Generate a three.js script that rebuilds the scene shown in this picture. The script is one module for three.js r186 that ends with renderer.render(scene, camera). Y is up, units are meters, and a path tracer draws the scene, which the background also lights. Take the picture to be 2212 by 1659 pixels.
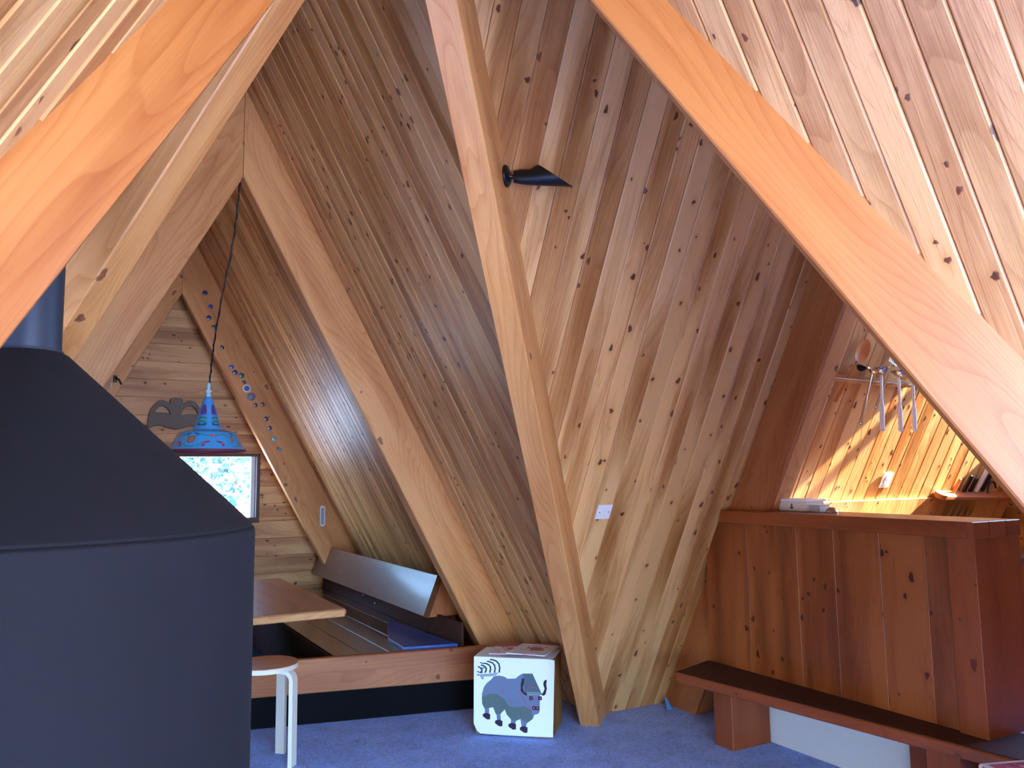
import * as THREE from 'three';
import { RoundedBoxGeometry } from 'three/addons/geometries/RoundedBoxGeometry.js';
import { mergeGeometries } from 'three/addons/utils/BufferGeometryUtils.js';

// ------------------------------------------------------------------ camera, sky, sun, exposure
const V = (x, y, z) => new THREE.Vector3(x, y, z);
const scene = new THREE.Scene();
const camera = new THREE.PerspectiveCamera(2 * Math.atan(829.5 / 1745.6) * 180 / Math.PI, 2212 / 1659, 0.05, 400);
{
  const pitch = 0.1106, yaw = 0.5017, roll = -0.0124;
  camera.position.set(-0.9354, 1.5, 2.3228);
  const F = V(Math.sin(yaw) * Math.cos(pitch), Math.sin(pitch), -Math.cos(yaw) * Math.cos(pitch));
  const R = V(Math.cos(yaw), 0, Math.sin(yaw)), U = R.clone().cross(F);
  camera.up.copy(U.multiplyScalar(Math.cos(roll)).addScaledVector(R, -Math.sin(roll)));
  camera.lookAt(camera.position.clone().add(F));
}
const renderer = new THREE.WebGLRenderer({ antialias: true });
renderer.toneMapping = THREE.LinearToneMapping;
renderer.toneMappingExposure = 2.75;
scene.backgroundIntensity = scene.environmentIntensity = 11;
renderer.shadowMap.enabled = true;

const SUN = V(0.69, 0.62, 0.42).normalize();
{ // clear blue air, paler towards the horizon, the same all round
  const w = 64, h = 128, d = new Float32Array(w * h * 4), zen = [0.1, 0.34, 1.0], hor = [0.4, 0.65, 1.0];
  for (let y = 0; y < h; y++) { const e = Math.max(0, ((y + 0.5) / h - 0.5) * 2), k = Math.pow(1 - e, 2.2); for (let x = 0; x < w; x++) { const i = (y * w + x) * 4; for (let c = 0; c < 3; c++) d[i + c] = zen[c] + (hor[c] - zen[c]) * k; d[i + 3] = 1; } }
  const t = new THREE.DataTexture(d, w, h, THREE.RGBAFormat, THREE.FloatType); t.mapping = THREE.EquirectangularReflectionMapping; t.magFilter = THREE.LinearFilter; t.needsUpdate = true;
  scene.background = t; scene.environment = t;
}
const sun = new THREE.DirectionalLight(new THREE.Color(1, 0.87, 0.68), 26);
sun.position.copy(SUN).multiplyScalar(40);
sun.castShadow = true;
sun.shadow.mapSize.set(2048, 2048);
Object.assign(sun.shadow.camera, { left: -14, right: 14, top: 14, bottom: -14, near: 1, far: 90 });
scene.add(sun, sun.target);

// ------------------------------------------------------------------ helpers
let seed = 7;
const rnd = () => { seed |= 0; seed = seed + 0x6D2B79F5 | 0; let t = Math.imul(seed ^ seed >>> 15, 1 | seed); t = t + Math.imul(t ^ t >>> 7, 61 | t) ^ t; return ((t ^ t >>> 14) >>> 0) / 4294967296; };
const rr = (a, b) => a + (b - a) * rnd();
const used = {};
const numbered = (n) => { const k = used[n] = (used[n] ?? -1) + 1; return k ? `${n}_${String(k).padStart(3, '0')}` : n; };
function shadows(m) { m.castShadow = true; m.receiveShadow = true; return m; }
function thing(name, label, category, pos = [0, 0, 0], group) {
  const o = new THREE.Group(); o.name = numbered(name); o.position.set(...pos);
  o.userData = { label, category }; if (group) o.userData.group = group;
  scene.add(o); return o;
}
function struct(name) { const o = new THREE.Group(); o.name = name; o.userData = { kind: 'structure' }; scene.add(o); return o; }
function part(name, geo, mat, parent, label) { const m = shadows(new THREE.Mesh(geo, mat)); m.name = name; if (label) m.userData.label = label; parent.add(m); return m; }
const plane = (n, p) => ({ n: n.clone().normalize(), d: n.clone().normalize().dot(p) });
// a straight timber: a convex profile (points a, b along e1, e2) run along dir and cut by two planes; uv in metres over the texture size
function prism(profile, O, dir, e1, e2, P0, P1, tw = 1.2, th = 2.4) {
  dir = dir.clone().normalize();
  let pts = profile.slice(), area = 0;
  for (let i = 0; i < pts.length; i++) { const p = pts[i], q = pts[(i + 1) % pts.length]; area += p[0] * q[1] - q[0] * p[1]; }
  if (area * e1.clone().cross(e2).dot(dir) < 0) pts.reverse();
  const ends = pts.map(([a, b]) => {
    const o = O.clone().addScaledVector(e1, a).addScaledVector(e2, b);
    const t = (P) => (P.d - P.n.dot(o)) / P.n.dot(dir);
    const t0 = t(P0), t1 = t(P1);
    return [t0, t1, o.clone().addScaledVector(dir, t0), o.clone().addScaledVector(dir, t1)];
  });
  const pos = [], uv = [], ou = rnd() * 5, ov = rnd() * 5; let per = 0;
  const push = (p, u, v) => { pos.push(p.x, p.y, p.z); uv.push(u / tw + ou, v / th + ov); };
  for (let i = 0; i < pts.length; i++) {
    const j = (i + 1) % pts.length, A = ends[i], B = ends[j], w = Math.hypot(pts[i][0] - pts[j][0], pts[i][1] - pts[j][1]);
    push(A[2], per, A[0]); push(B[2], per + w, B[0]); push(B[3], per + w, B[1]);
    push(A[2], per, A[0]); push(B[3], per + w, B[1]); push(A[3], per, A[1]);
    per += w;
  }
  for (let i = 1; i < pts.length - 1; i++) {
    for (const k of [0, i + 1, i]) push(ends[k][2], pts[k][0], pts[k][1]);
    for (const k of [0, i, i + 1]) push(ends[k][3], pts[k][0], pts[k][1]);
  }
  const g = new THREE.BufferGeometry();
  g.setAttribute('position', new THREE.Float32BufferAttribute(pos, 3));
  g.setAttribute('uv', new THREE.Float32BufferAttribute(uv, 2));
  g.computeVertexNormals();
  return g;
}
const rect = (a0, a1, b0, b1, c = 0.004) => [[a0 + c, b0], [a1 - c, b0], [a1, b0 + c], [a1, b1 - c], [a1 - c, b1], [a0 + c, b1], [a0, b1 - c], [a0, b0 + c]];
// a board between two points: width w along e1, thickness along e2
function bar(A, B, e1, e2, a0, a1, b0, b1, c = 0.003, tw, th) {
  const d = B.clone().sub(A).normalize();
  return prism(rect(a0, a1, b0, b1, c), A, d, e1, e2, plane(d, A), plane(d, B), tw, th);
}
const X = V(1, 0, 0), Y = V(0, 1, 0), Z = V(0, 0, 1);
// axis-aligned board with grain along its longest side
function block(x0, x1, y0, y1, z0, z1, c = 0.003) {
  const dx = x1 - x0, dy = y1 - y0, dz = z1 - z0;
  if (dx >= dy && dx >= dz) return bar(V(x0, 0, 0), V(x1, 0, 0), Y, Z, y0, y1, z0, z1, c);
  if (dy >= dz) return bar(V(0, y0, 0), V(0, y1, 0), X, Z, x0, x1, z0, z1, c);
  return bar(V(0, 0, z0), V(0, 0, z1), X, Y, x0, x1, y0, y1, c);
}
function tube(pts, r, seg = 24, rad = 8) { return new THREE.TubeGeometry(new THREE.CatmullRomCurve3(pts), seg, r, rad, false); }
function place(g, x, y, z, rx = 0, ry = 0, rz = 0) { return g.applyMatrix4(new THREE.Matrix4().compose(V(x, y, z), new THREE.Quaternion().setFromEuler(new THREE.Euler(rx, ry, rz, 'YXZ')), V(1, 1, 1))); }

// ------------------------------------------------------------------ textures
const smooth = (t) => t * t * (3 - 2 * t);
function lattice(px, py) { const a = new Float32Array(px * py); for (let i = 0; i < a.length; i++) a[i] = rnd(); return (x, y) => { // periodic value noise on px by py cells
  const fx = Math.floor(x), fy = Math.floor(y), tx = smooth(x - fx), ty = smooth(y - fy);
  const x0 = ((fx % px) + px) % px, x1 = (x0 + 1) % px, y0 = (((fy % py) + py) % py) * px, y1 = ((((fy + 1) % py) + py) % py) * px;
  const p = a[x0 + y0], q = a[x1 + y0], r = a[x0 + y1], s = a[x1 + y1];
  return (p + (q - p) * tx) * (1 - ty) + (r + (s - r) * tx) * ty; }; }
function dataTex(data, w, h, srgb) { const t = new THREE.DataTexture(data, w, h, THREE.RGBAFormat); t.wrapS = t.wrapT = THREE.RepeatWrapping; t.magFilter = THREE.LinearFilter; t.minFilter = THREE.LinearMipmapLinearFilter; t.generateMipmaps = true; if (srgb) t.colorSpace = THREE.SRGBColorSpace; t.needsUpdate = true; return t; }
// knotty softwood: w x h texels over tw x th metres, grain along v
function woodTex(w, h, tw, th, o) {
  const rings = Math.round(o.rings * tw), n1 = lattice(Math.round(tw * 9), Math.round(th * 1.3)), n2 = lattice(Math.round(tw * 26), Math.round(th * 3)), n3 = lattice(Math.round(tw * 420), Math.round(th * 9)), n4 = lattice(Math.round(tw * 11), Math.round(th * 1.2)), n5 = lattice(Math.round(tw * 60), Math.round(th * 30));
  const f1 = [Math.round(tw * 9) / w, Math.round(th * 1.3) / h], f2 = [Math.round(tw * 26) / w, Math.round(th * 3) / h], f3 = [Math.round(tw * 420) / w, Math.round(th * 9) / h], f4 = [Math.round(tw * 11) / w, Math.round(th * 1.2) / h], f5 = [Math.round(tw * 60) / w, Math.round(th * 30) / h];
  const push = new Float32Array(w * h), knot = new Float32Array(w * h), halo = new Float32Array(w * h), rad = new Float32Array(w * h);
  for (let k = 0; k < o.knots; k++) {
    const r = rr(o.kr[0], o.kr[1]), cu = rnd() * tw, cv = rnd() * th, el = rr(1, 1.7), tilt = rr(-0.5, 0.5), p3 = rnd() * 6, p5 = rnd() * 6, p2 = rnd() * 6;
    const ru = r * 5, rv = r * 9, x0 = Math.floor((cu - ru) / tw * w), x1 = Math.ceil((cu + ru) / tw * w), y0 = Math.floor((cv - rv) / th * h), y1 = Math.ceil((cv + rv) / th * h);
    for (let yy = y0; yy <= y1; yy++) for (let xx = x0; xx <= x1; xx++) {
      const du = xx / w * tw - cu, dv = yy / h * th - cv, i = ((yy % h) + h) % h * w + ((xx % w) + w) % w;
      const th0 = Math.atan2(dv, du), d = Math.hypot(du + dv * tilt * 0.3, dv / el) / r * (1 + 0.16 * Math.sin(2 * th0 + p2) + 0.13 * Math.sin(3 * th0 + p3) + 0.08 * Math.sin(5 * th0 + p5));
      push[i] += Math.sign(du) * rings / tw * r * 0.9 * Math.exp(-(du * du) / (4 * r * r) - dv * dv / (14 * r * r));
      if (d < 1.15) { knot[i] = Math.max(knot[i], Math.min(1, (1.15 - d) / 0.45)); rad[i] = d; }
      halo[i] = Math.max(halo[i], Math.exp(-((du * du) / (3.2 * r * r) + dv * dv / (9 * r * r))));
    }
  }
  const col = new Uint8Array(w * h * 4), bump = new Uint8Array(w * h * 4);
  for (let y = 0; y < h; y++) for (let x = 0; x < w; x++) {
    const i = y * w + x;
    let ph = x / w * rings + n1(x * f1[0], y * f1[1]) * o.wander + n2(x * f2[0], y * f2[1]) * 1.1 + push[i];
    let late = ph - Math.floor(ph); late = late * late * late; late = late > 0.86 ? (1 - late) * 6 : late;
    const fibre = n3(x * f3[0], y * f3[1]), tone = n4(x * f4[0], y * f4[1]), fine = n5(x * f5[0], y * f5[1]);
    let m = Math.min(1, Math.max(0, 0.12 + late * o.contrast + (tone - 0.5) * o.tone + (fibre - 0.5) * 0.22 + (n2(x * f2[0] * 1, y * f2[1]) - 0.5) * 0.5 + (fine - 0.5) * 0.08));
    const kk = knot[i], hh = halo[i];
    for (let c = 0; c < 3; c++) {
      let v = o.light[c] + (o.dark[c] - o.light[c]) * m;
      v += (o.halo[c] - v) * hh * o.haloMix;
      const kc = o.knot[c] * (0.66 + (fine - 0.5) * 0.5 + 0.5 * Math.abs(Math.sin(rad[i] * 9)) * 0.5 + (rad[i] > 0.85 ? -0.28 : 0.1));
      v += (kc - v) * kk * 0.92;
      col[i * 4 + c] = Math.max(0, Math.min(255, v));
    }
    col[i * 4 + 3] = 255;
    const b = 110 + (1 - late) * 30 + (fine - 0.5) * 30 + (fibre - 0.5) * 30 + hh * 75 - kk * 40 * (rad[i] > 0.8 ? 1.6 : 0.2);
    bump[i * 4] = bump[i * 4 + 1] = bump[i * 4 + 2] = Math.max(0, Math.min(255, b)); bump[i * 4 + 3] = 255;
  }
  return [dataTex(col, w, h, true), dataTex(bump, w, h, false)];
}
const [pineMap, pineBump] = woodTex(1024, 2048, 1.2, 2.4, { rings: 30, wander: 8, contrast: 0.24, tone: 1.15, knots: 78, kr: [0.004, 0.0125], light: [232, 182, 120], dark: [156, 96, 44], halo: [206, 146, 86], haloMix: 0.7, knot: [104, 58, 32] });
const [firMap, firBump] = woodTex(1024, 2048, 1.2, 2.4, { rings: 34, wander: 11, contrast: 0.38, tone: 0.75, knots: 15, kr: [0.005, 0.016], light: [220, 160, 98], dark: [178, 108, 52], halo: [216, 160, 100], haloMix: 0.6, knot: [142, 84, 50] });
function noiseTex(n, scales, base, amp) {
  const L = scales.map(([s, a]) => [lattice(s, s), s, a]), col = new Uint8Array(n * n * 4);
  for (let y = 0; y < n; y++) for (let x = 0; x < n; x++) { let v = 0; for (const [f, s, a] of L) v += (f(x / n * s, y / n * s) - 0.5) * a; const i = (y * n + x) * 4; for (let c = 0; c < 3; c++) col[i + c] = Math.max(0, Math.min(255, base[c] * (1 + v * amp))); col[i + 3] = 255; }
  return col;
}
const carpetMap = dataTex(noiseTex(512, [[256, 0.7], [128, 0.5], [40, 0.3], [7, 0.3]], [148, 176, 240], 0.34), 512, 512, true);
const carpetBump = dataTex(noiseTex(512, [[256, 1], [120, 0.6]], [128, 128, 128], 0.9), 512, 512, false);
const steelMap = dataTex(noiseTex(512, [[90, 0.4], [26, 0.5], [7, 0.7]], [58, 55, 62], 0.3), 512, 512, true);
const plasterBump = dataTex(noiseTex(256, [[128, 1], [40, 0.6]], [128, 128, 128], 0.5), 256, 256, false);
function canvasTex(w, h, draw) { const c = document.createElement('canvas'); c.width = w; c.height = h; const g = c.getContext('2d'); draw(g, w, h); const t = new THREE.CanvasTexture(c); t.colorSpace = THREE.SRGBColorSpace; t.magFilter = THREE.LinearFilter; return t; }

// ------------------------------------------------------------------ materials
const wood = (color, rough, map = pineMap, bump = pineBump, coat = 0.14, bs = 0.003) => new THREE.MeshPhysicalMaterial({ color: new THREE.Color(...color), map, bumpMap: bump, bumpScale: bs, roughness: rough, clearcoat: coat, clearcoatRoughness: 0.3, specularIntensity: 0.8 });
const pineTones = [[1, 1, 1], [0.92, 0.88, 0.82], [1.04, 1.0, 0.94], [0.86, 0.8, 0.72], [0.97, 0.92, 0.9]].map((c) => wood(c, 0.42));
const M = {
  beam: wood([0.98, 0.92, 0.84], 0.5, firMap, firBump, 0.2, 0.0012),
  beamWarm: wood([0.72, 0.53, 0.36], 0.45, firMap, firBump, 0.25, 0.0012),
  beamPale: wood([1.0, 0.98, 0.98], 0.55, firMap, firBump, 0.15, 0.0012),
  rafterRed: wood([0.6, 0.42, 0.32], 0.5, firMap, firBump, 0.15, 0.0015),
  stain: wood([0.42, 0.19, 0.1], 0.42, firMap, firBump, 0.25, 0.001),
  panel: wood([0.44, 0.21, 0.1], 0.45, pineMap, pineBump, 0.25, 0.001),
  darkWood: wood([0.09, 0.045, 0.035], 0.75, firMap, firBump, 0, 0.001),
  board: wood([0.2, 0.15, 0.14], 0.3, firMap, firBump, 0.55, 0.0003),
  fascia: wood([0.62, 0.42, 0.34], 0.5, firMap, firBump, 0.1, 0.001),
  table: wood([0.66, 0.55, 0.46], 0.4, firMap, firBump, 0.4, 0.0004),
  birch: new THREE.MeshPhysicalMaterial({ color: 0xe8dcc6, roughness: 0.45, bumpMap: firBump, bumpScale: 0.0003, clearcoat: 0.2 }),
  seat: wood([0.74, 0.45, 0.26], 0.4, firMap, firBump, 0.3, 0.0003),
  deck: wood([0.2, 0.17, 0.17], 0.25, firMap, firBump, 0.8, 0.0004),
  backing: new THREE.MeshStandardMaterial({ color: 0x4a3826, roughness: 0.9 }),
  carpet: new THREE.MeshStandardMaterial({ map: carpetMap, bumpMap: carpetBump, bumpScale: 0.004, roughness: 1 }),
  plaster: new THREE.MeshStandardMaterial({ color: 0xd9d6cf, bumpMap: plasterBump, bumpScale: 0.0015, roughness: 0.9 }),
  steel: new THREE.MeshPhysicalMaterial({ map: steelMap, color: 0x5c5266, roughness: 0.85, metalness: 0 }),
  pipe: new THREE.MeshPhysicalMaterial({ color: 0x38404e, roughness: 0.5, metalness: 0.4 }),
  black: new THREE.MeshStandardMaterial({ color: 0x14161a, roughness: 0.4, metalness: 0.3 }),
  darkSkirt: new THREE.MeshPhysicalMaterial({ color: 0x0c0b0e, roughness: 0.9, specularIntensity: 0.3 }),
  white: new THREE.MeshPhysicalMaterial({ color: 0xeceae4, roughness: 0.35 }),
  whitePaint: new THREE.MeshStandardMaterial({ color: 0xe8e8e4, roughness: 0.5 }),
  blueSheen: new THREE.MeshPhysicalMaterial({ color: 0x2a4c9a, roughness: 0.35, clearcoat: 0.5, clearcoatRoughness: 0.25 }),
  glass: new THREE.MeshPhysicalMaterial({ color: 0xffffff, roughness: 0, transmission: 1, thickness: 0, ior: 1.5 }),
  frame: new THREE.MeshStandardMaterial({ color: 0x4a2c1c, roughness: 0.55 }),
  chrome: new THREE.MeshStandardMaterial({ color: 0xd4d6d8, roughness: 0.22, metalness: 1 }),
  plasticWhite: new THREE.MeshPhysicalMaterial({ color: 0xf4f2ee, roughness: 0.35 }),
  greyWood: new THREE.MeshStandardMaterial({ color: 0x77706a, roughness: 0.8, bumpMap: firBump, bumpScale: 0.002 }),
};

M.board.clearcoatRoughness = 0.12; M.deck.clearcoatRoughness = 0.2;

// ------------------------------------------------------------------ the four steep roof slopes, boarded plank by plank
const HH = 3.893, SS = 2.09, CX = -0.07, CZ = 0.065, SL = Math.hypot(HH, SS);
const W_END = { left: -3.7, right: 5.44, back: -6.02, front: 4.4 };       // the four gables
const PEAK = V(CX, HH, CZ);
const FLOOR = plane(Y, V(0, -0.01, 0));
const RIDGE_X = plane(X, PEAK), RIDGE_Z = plane(Z, PEAK);
const slopes = {
  right: { n: V(-HH, -SS, 0).normalize(), O: V(CX + SS, 0, 0), t: V(-SS, HH, 0).normalize(), a: Z, c: CZ, lo: W_END.back, hi: W_END.front, ridge: RIDGE_X, inset: 0, insetHi: 0.045 },
  left: { n: V(HH, -SS, 0).normalize(), O: V(CX - SS, 0, 0), t: V(SS, HH, 0).normalize(), a: Z, c: CZ, lo: W_END.back, hi: W_END.front, ridge: RIDGE_X, inset: 0, insetHi: 0.09 },
  back: { n: V(0, -SS, HH).normalize(), O: V(0, 0, CZ - SS), t: V(0, HH, SS).normalize(), a: X, c: CX, lo: W_END.left, hi: W_END.right, ridge: RIDGE_Z, inset: 0 },
  front: { n: V(0, -SS, -HH).normalize(), O: V(0, 0, CZ + SS), t: V(0, HH, -SS).normalize(), a: X, c: CX, lo: W_END.left, hi: W_END.right, ridge: RIDGE_Z, inset: 0 },
};
const DIAG = [plane(V(1, 0, 1), PEAK), plane(V(1, 0, -1), PEAK)];
function boardSlope(name, s, width, tones, start) {
  const g = struct(name), up = s.t, at = (a) => s.O.clone().addScaledVector(s.n, (a > s.c && s.insetHi) || 0);
  // the vertical diagonal plane in which this slope meets its neighbour, on the low or high side of the crossing
  const diag = (a) => (s.a === Z ? ((a < s.c) === (s.n.x < 0) ? DIAG[0] : DIAG[1]) : ((a < s.c) === (s.n.z < 0) ? DIAG[0] : DIAG[1]));
  let a = s.lo + (start ?? 0), k = 0;
  while (a < s.hi) {
    const b = Math.min(s.hi, a + width), mid = (a + b) / 2, c = 0.005, gap = 0.0008;
    const tilt = rr(-0.0011, 0.0011), lift = rr(-0.0008, 0.0008), d = -0.016, w0 = a + gap, w1 = b - gap;
    const low = Math.abs(mid - s.c) > SS ? FLOOR : diag(mid);
    if (SL * Math.min(1, Math.abs(mid - s.c) / SS) > 0.08) {
      const prof = [[w0, d], [w1, d], [w1, lift - tilt - c], [w1 - c, lift - tilt], [w0 + c, lift + tilt], [w0, lift + tilt - c]];
      part('plank', prism(prof, at(mid), up, s.a, s.n, low, s.ridge), tones[Math.floor(rnd() * tones.length)], g);
    }
    a = b; k++;
  }
  // thick roof panels behind the planks: a rectangle along each wing and a triangle at the crossing
  const th = (p0, p1, low) => prism([[p0, -0.14], [p1, -0.14], [p1, -0.018], [p0, -0.018]], at((p0 + p1) / 2), up, s.a, s.n, low, s.ridge);
  part('roof_panel', th(s.lo - 0.1, s.c - SS, FLOOR), M.backing, g);
  part('roof_panel', th(s.c + SS, s.hi + 0.1, FLOOR), M.backing, g);
  const N = 10;
  for (const sg of [-1, 1]) {
    const list = [];
    list.push(prism([[s.c - 0.0 * sg, -0.14], [s.c + sg * SS, -0.14], [s.c + sg * SS, -0.018], [s.c, -0.018]], at(s.c + sg), up, s.a, s.n, diag(s.c + sg * 0.5), s.ridge));
    part('roof_panel', mergeGeometries(list), M.backing, g);
  }
  return g;
}
boardSlope('wall_right', slopes.right, 0.0855, pineTones, 0.03);
boardSlope('wall_left', slopes.left, 0.0855, pineTones);
boardSlope('wall_back', slopes.back, 0.114, pineTones, 0.02);
boardSlope('wall_front', slopes.front, 0.114, pineTones);
{ // ridge caps close the joint between the roof panels outside
  const r = struct('ceiling');
  part('ridge_cap', block(CX - 0.25, CX + 0.25, HH + 0.02, HH + 0.2, W_END.back - 0.2, W_END.front + 0.2), M.backing, r);
  part('ridge_cap', block(W_END.left - 0.2, W_END.right + 0.2, HH + 0.02, HH + 0.2, CZ - 0.25, CZ + 0.25), M.backing, r);
}
{ // carpeted floor
  const f = struct('floor');
  const g = new THREE.BoxGeometry(11.2, 0.12, 11.6); g.translate(0.4, -0.06, -0.4);
  const p = g.attributes.position, u = g.attributes.uv; for (let i = 0; i < p.count; i++) u.setXY(i, p.getX(i) / 0.8, p.getZ(i) / 0.8);
  part('carpet', g, M.carpet, f);
}
const PL = { // inner faces of the slopes as cutting planes
  right: plane(slopes.right.n, slopes.right.O.clone().addScaledVector(slopes.right.n, -0.03)),
  left: plane(slopes.left.n, slopes.left.O.clone().addScaledVector(slopes.left.n, -0.03)),
  back: plane(slopes.back.n, slopes.back.O.clone().addScaledVector(slopes.back.n, -0.03)),
  front: plane(slopes.front.n, slopes.front.O.clone().addScaledVector(slopes.front.n, -0.03)),
};
const DOWN = HH - 0.02;
// --- dining gable: horizontal boards round a window
const WIN = { x0: -0.9, x1: 0.725, y0: 1.1, y1: 1.72 };
{
  const g = struct('wall_gable_dining'), z = W_END.back, bw = 0.172, tones = [wood([0.9, 0.84, 0.8], 0.5), wood([0.82, 0.74, 0.68], 0.5), wood([0.96, 0.9, 0.86], 0.5)];
  let edges = [0]; for (let y = 0.03; y < DOWN - 0.08; y += bw) edges.push(y);
  edges.push(WIN.y0, WIN.y1, DOWN - 0.05); edges = [...new Set(edges.map((v) => +v.toFixed(3)))].sort((a, b) => a - b).filter((v, i, A) => i === 0 || v - A[i - 1] > 0.02 || v === WIN.y0 || v === WIN.y1);
  const winL = plane(X, V(WIN.x0, 0, 0)), winR = plane(X, V(WIN.x1, 0, 0));
  for (let i = 0; i < edges.length - 1; i++) {
    const y0 = edges[i], y1 = edges[i + 1], c = 0.003, pr = [[y0, -0.12], [y1 - 0.001, -0.12], [y1 - 0.001, -c], [y1 - c, 0], [y0 + c, 0], [y0, -c]];
    const cuts = y0 >= WIN.y0 - 0.001 && y1 <= WIN.y1 + 0.001 ? [[PL.left, winL], [winR, PL.right]] : [[PL.left, PL.right]];
    for (const [A, B] of cuts) part('plank', prism(pr, V(0, 0, z), X, Y, Z, A, B), tones[i % 3], g);
  }
}
function pane(parent, pts) { // a flat polygon of glass
  const g = new THREE.BufferGeometry(), pos = [];
  for (let i = 1; i < pts.length - 1; i++) for (const p of [pts[0], pts[i], pts[i + 1]]) pos.push(...p);
  g.setAttribute('position', new THREE.Float32BufferAttribute(pos, 3)); g.computeVertexNormals();
  return part('pane', g, M.glass, parent);
}
{ // window in the dining gable: brown casing, white sash, glass
  const w = struct('window_1'), z = W_END.back;
  for (const [n, a] of [['casing', [WIN.x0, WIN.x1, WIN.y1 - 0.018, WIN.y1 + 0.012, z - 0.13, z + 0.012]], ['casing', [WIN.x0, WIN.x1, WIN.y0 - 0.05, WIN.y0, z - 0.13, z + 0.03]], ['casing', [WIN.x1 - 0.004, WIN.x1 + 0.028, WIN.y0 - 0.05, WIN.y1 + 0.012, z - 0.13, z + 0.012]], ['casing', [WIN.x0 - 0.028, WIN.x0 + 0.004, WIN.y0 - 0.05, WIN.y1 + 0.012, z - 0.13, z + 0.012]]]) part(n, block(...a), M.frame, w);
  part('sash', block(WIN.x1 - 0.045, WIN.x1 - 0.004, WIN.y0, WIN.y1 - 0.018, z - 0.12, z - 0.07), M.whitePaint, w);
  part('sash', block(WIN.x0 + 0.004, WIN.x0 + 0.045, WIN.y0, WIN.y1 - 0.018, z - 0.12, z - 0.07), M.whitePaint, w);
  pane(w, [[WIN.x0, WIN.y0, z - 0.1], [WIN.x1, WIN.y0, z - 0.1], [WIN.x1, WIN.y1, z - 0.1], [WIN.x0, WIN.y1, z - 0.1]]);
}
// --- kitchen gable: boarded below, a glazed triangle with a middle post up under the ridge
{
  const x = W_END.right, sill = 2.0, g = struct('wall_gable_kitchen');
  for (let y = 0; y < sill - 0.01; y += 0.2) part('plank', prism([[y, 0], [y + 0.199, 0], [y + 0.199, 0.12], [y, 0.12]], V(x, 0, 0), Z, Y, X, PL.back, PL.front), pineTones[0], g);
  const w = struct('window_2'), zr = (y, s) => CZ + s * SS * (1 - y / HH);
  part('frame', block(x - 0.02, x + 0.06, sill, sill + 0.06, zr(sill, -1), zr(sill, 1)), M.frame, w);
  part('frame', block(x - 0.01, x + 0.05, sill, HH, CZ - 0.03, CZ + 0.01), M.frame, w);
  for (const s of [-1, 1]) part('frame', bar(V(x, sill, zr(sill, s)), V(x, HH, CZ), X, slopes[s < 0 ? 'back' : 'front'].n, -0.02, 0.06, -0.05, 0.04), M.frame, w);
  pane(w, [[x + 0.02, sill, zr(sill, -1)], [x + 0.02, sill, zr(sill, 1)], [x + 0.02, HH, CZ]]);
}
// --- living-room gable behind the camera: glazed from floor to ridge, with posts and a rail
{
  const z = W_END.front, w = struct('window_3'), xr = (y, s) => CX + s * SS * (1 - y / HH);
  part('frame', block(xr(0, -1), xr(0, 1), 0, 0.1, z - 0.02, z + 0.08), M.frame, w);
  part('frame', block(xr(2.1, -1), xr(2.1, 1), 2.06, 2.14, z - 0.02, z + 0.06), M.frame, w);
  for (const xx of [-0.75, 0.61]) part('frame', block(xx - 0.03, xx + 0.03, 0.1, 2.1, z - 0.02, z + 0.06), M.frame, w);
  for (const s of [-1, 1]) part('frame', bar(V(xr(0, s), 0, z), V(CX, HH, z), Z, slopes[s < 0 ? 'left' : 'right'].n, -0.02, 0.06, -0.05, 0.04), M.frame, w);
  pane(w, [[xr(0, -1), 0, z + 0.02], [xr(0, 1), 0, z + 0.02], [CX, HH, z + 0.02]]);
}
{ // gable of the wing behind the fireplace: glazed below, boarded above the rail
  const x = W_END.left, w = struct('window_4'), zr = (y, k) => CZ + k * SS * (1 - y / HH);
  part('frame', block(x - 0.08, x + 0.02, 0, 0.1, zr(0, -1), zr(0, 1)), M.frame, w);
  part('frame', block(x - 0.06, x + 0.02, 1.26, 1.34, zr(1.3, -1), zr(1.3, 1)), M.frame, w);
  for (const zz of [-0.6, 0.7]) part('frame', block(x - 0.06, x + 0.02, 0.1, 1.3, zz - 0.03, zz + 0.03), M.frame, w);
  for (const k of [-1, 1]) part('frame', bar(V(x, 0, zr(0, k)), V(x, HH, CZ), X, slopes[k < 0 ? 'back' : 'front'].n, -0.06, 0.02, -0.05, 0.04), M.frame, w);
  pane(w, [[x - 0.02, 0.1, zr(0.1, -1)], [x - 0.02, 0.1, zr(0.1, 1)], [x - 0.02, 1.3, zr(1.3, 1)], [x - 0.02, 1.3, zr(1.3, -1)]]);
  const g = struct('wall_gable_hearth');
  for (let y = 1.3; y < DOWN - 0.1; y += 0.2) part('plank', prism([[y, 0], [y + 0.199, 0], [y + 0.199, -0.12], [y, -0.12]], V(x, 0, 0), Z, Y, X, PL.back, PL.front), pineTones[1], g);
}

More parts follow.
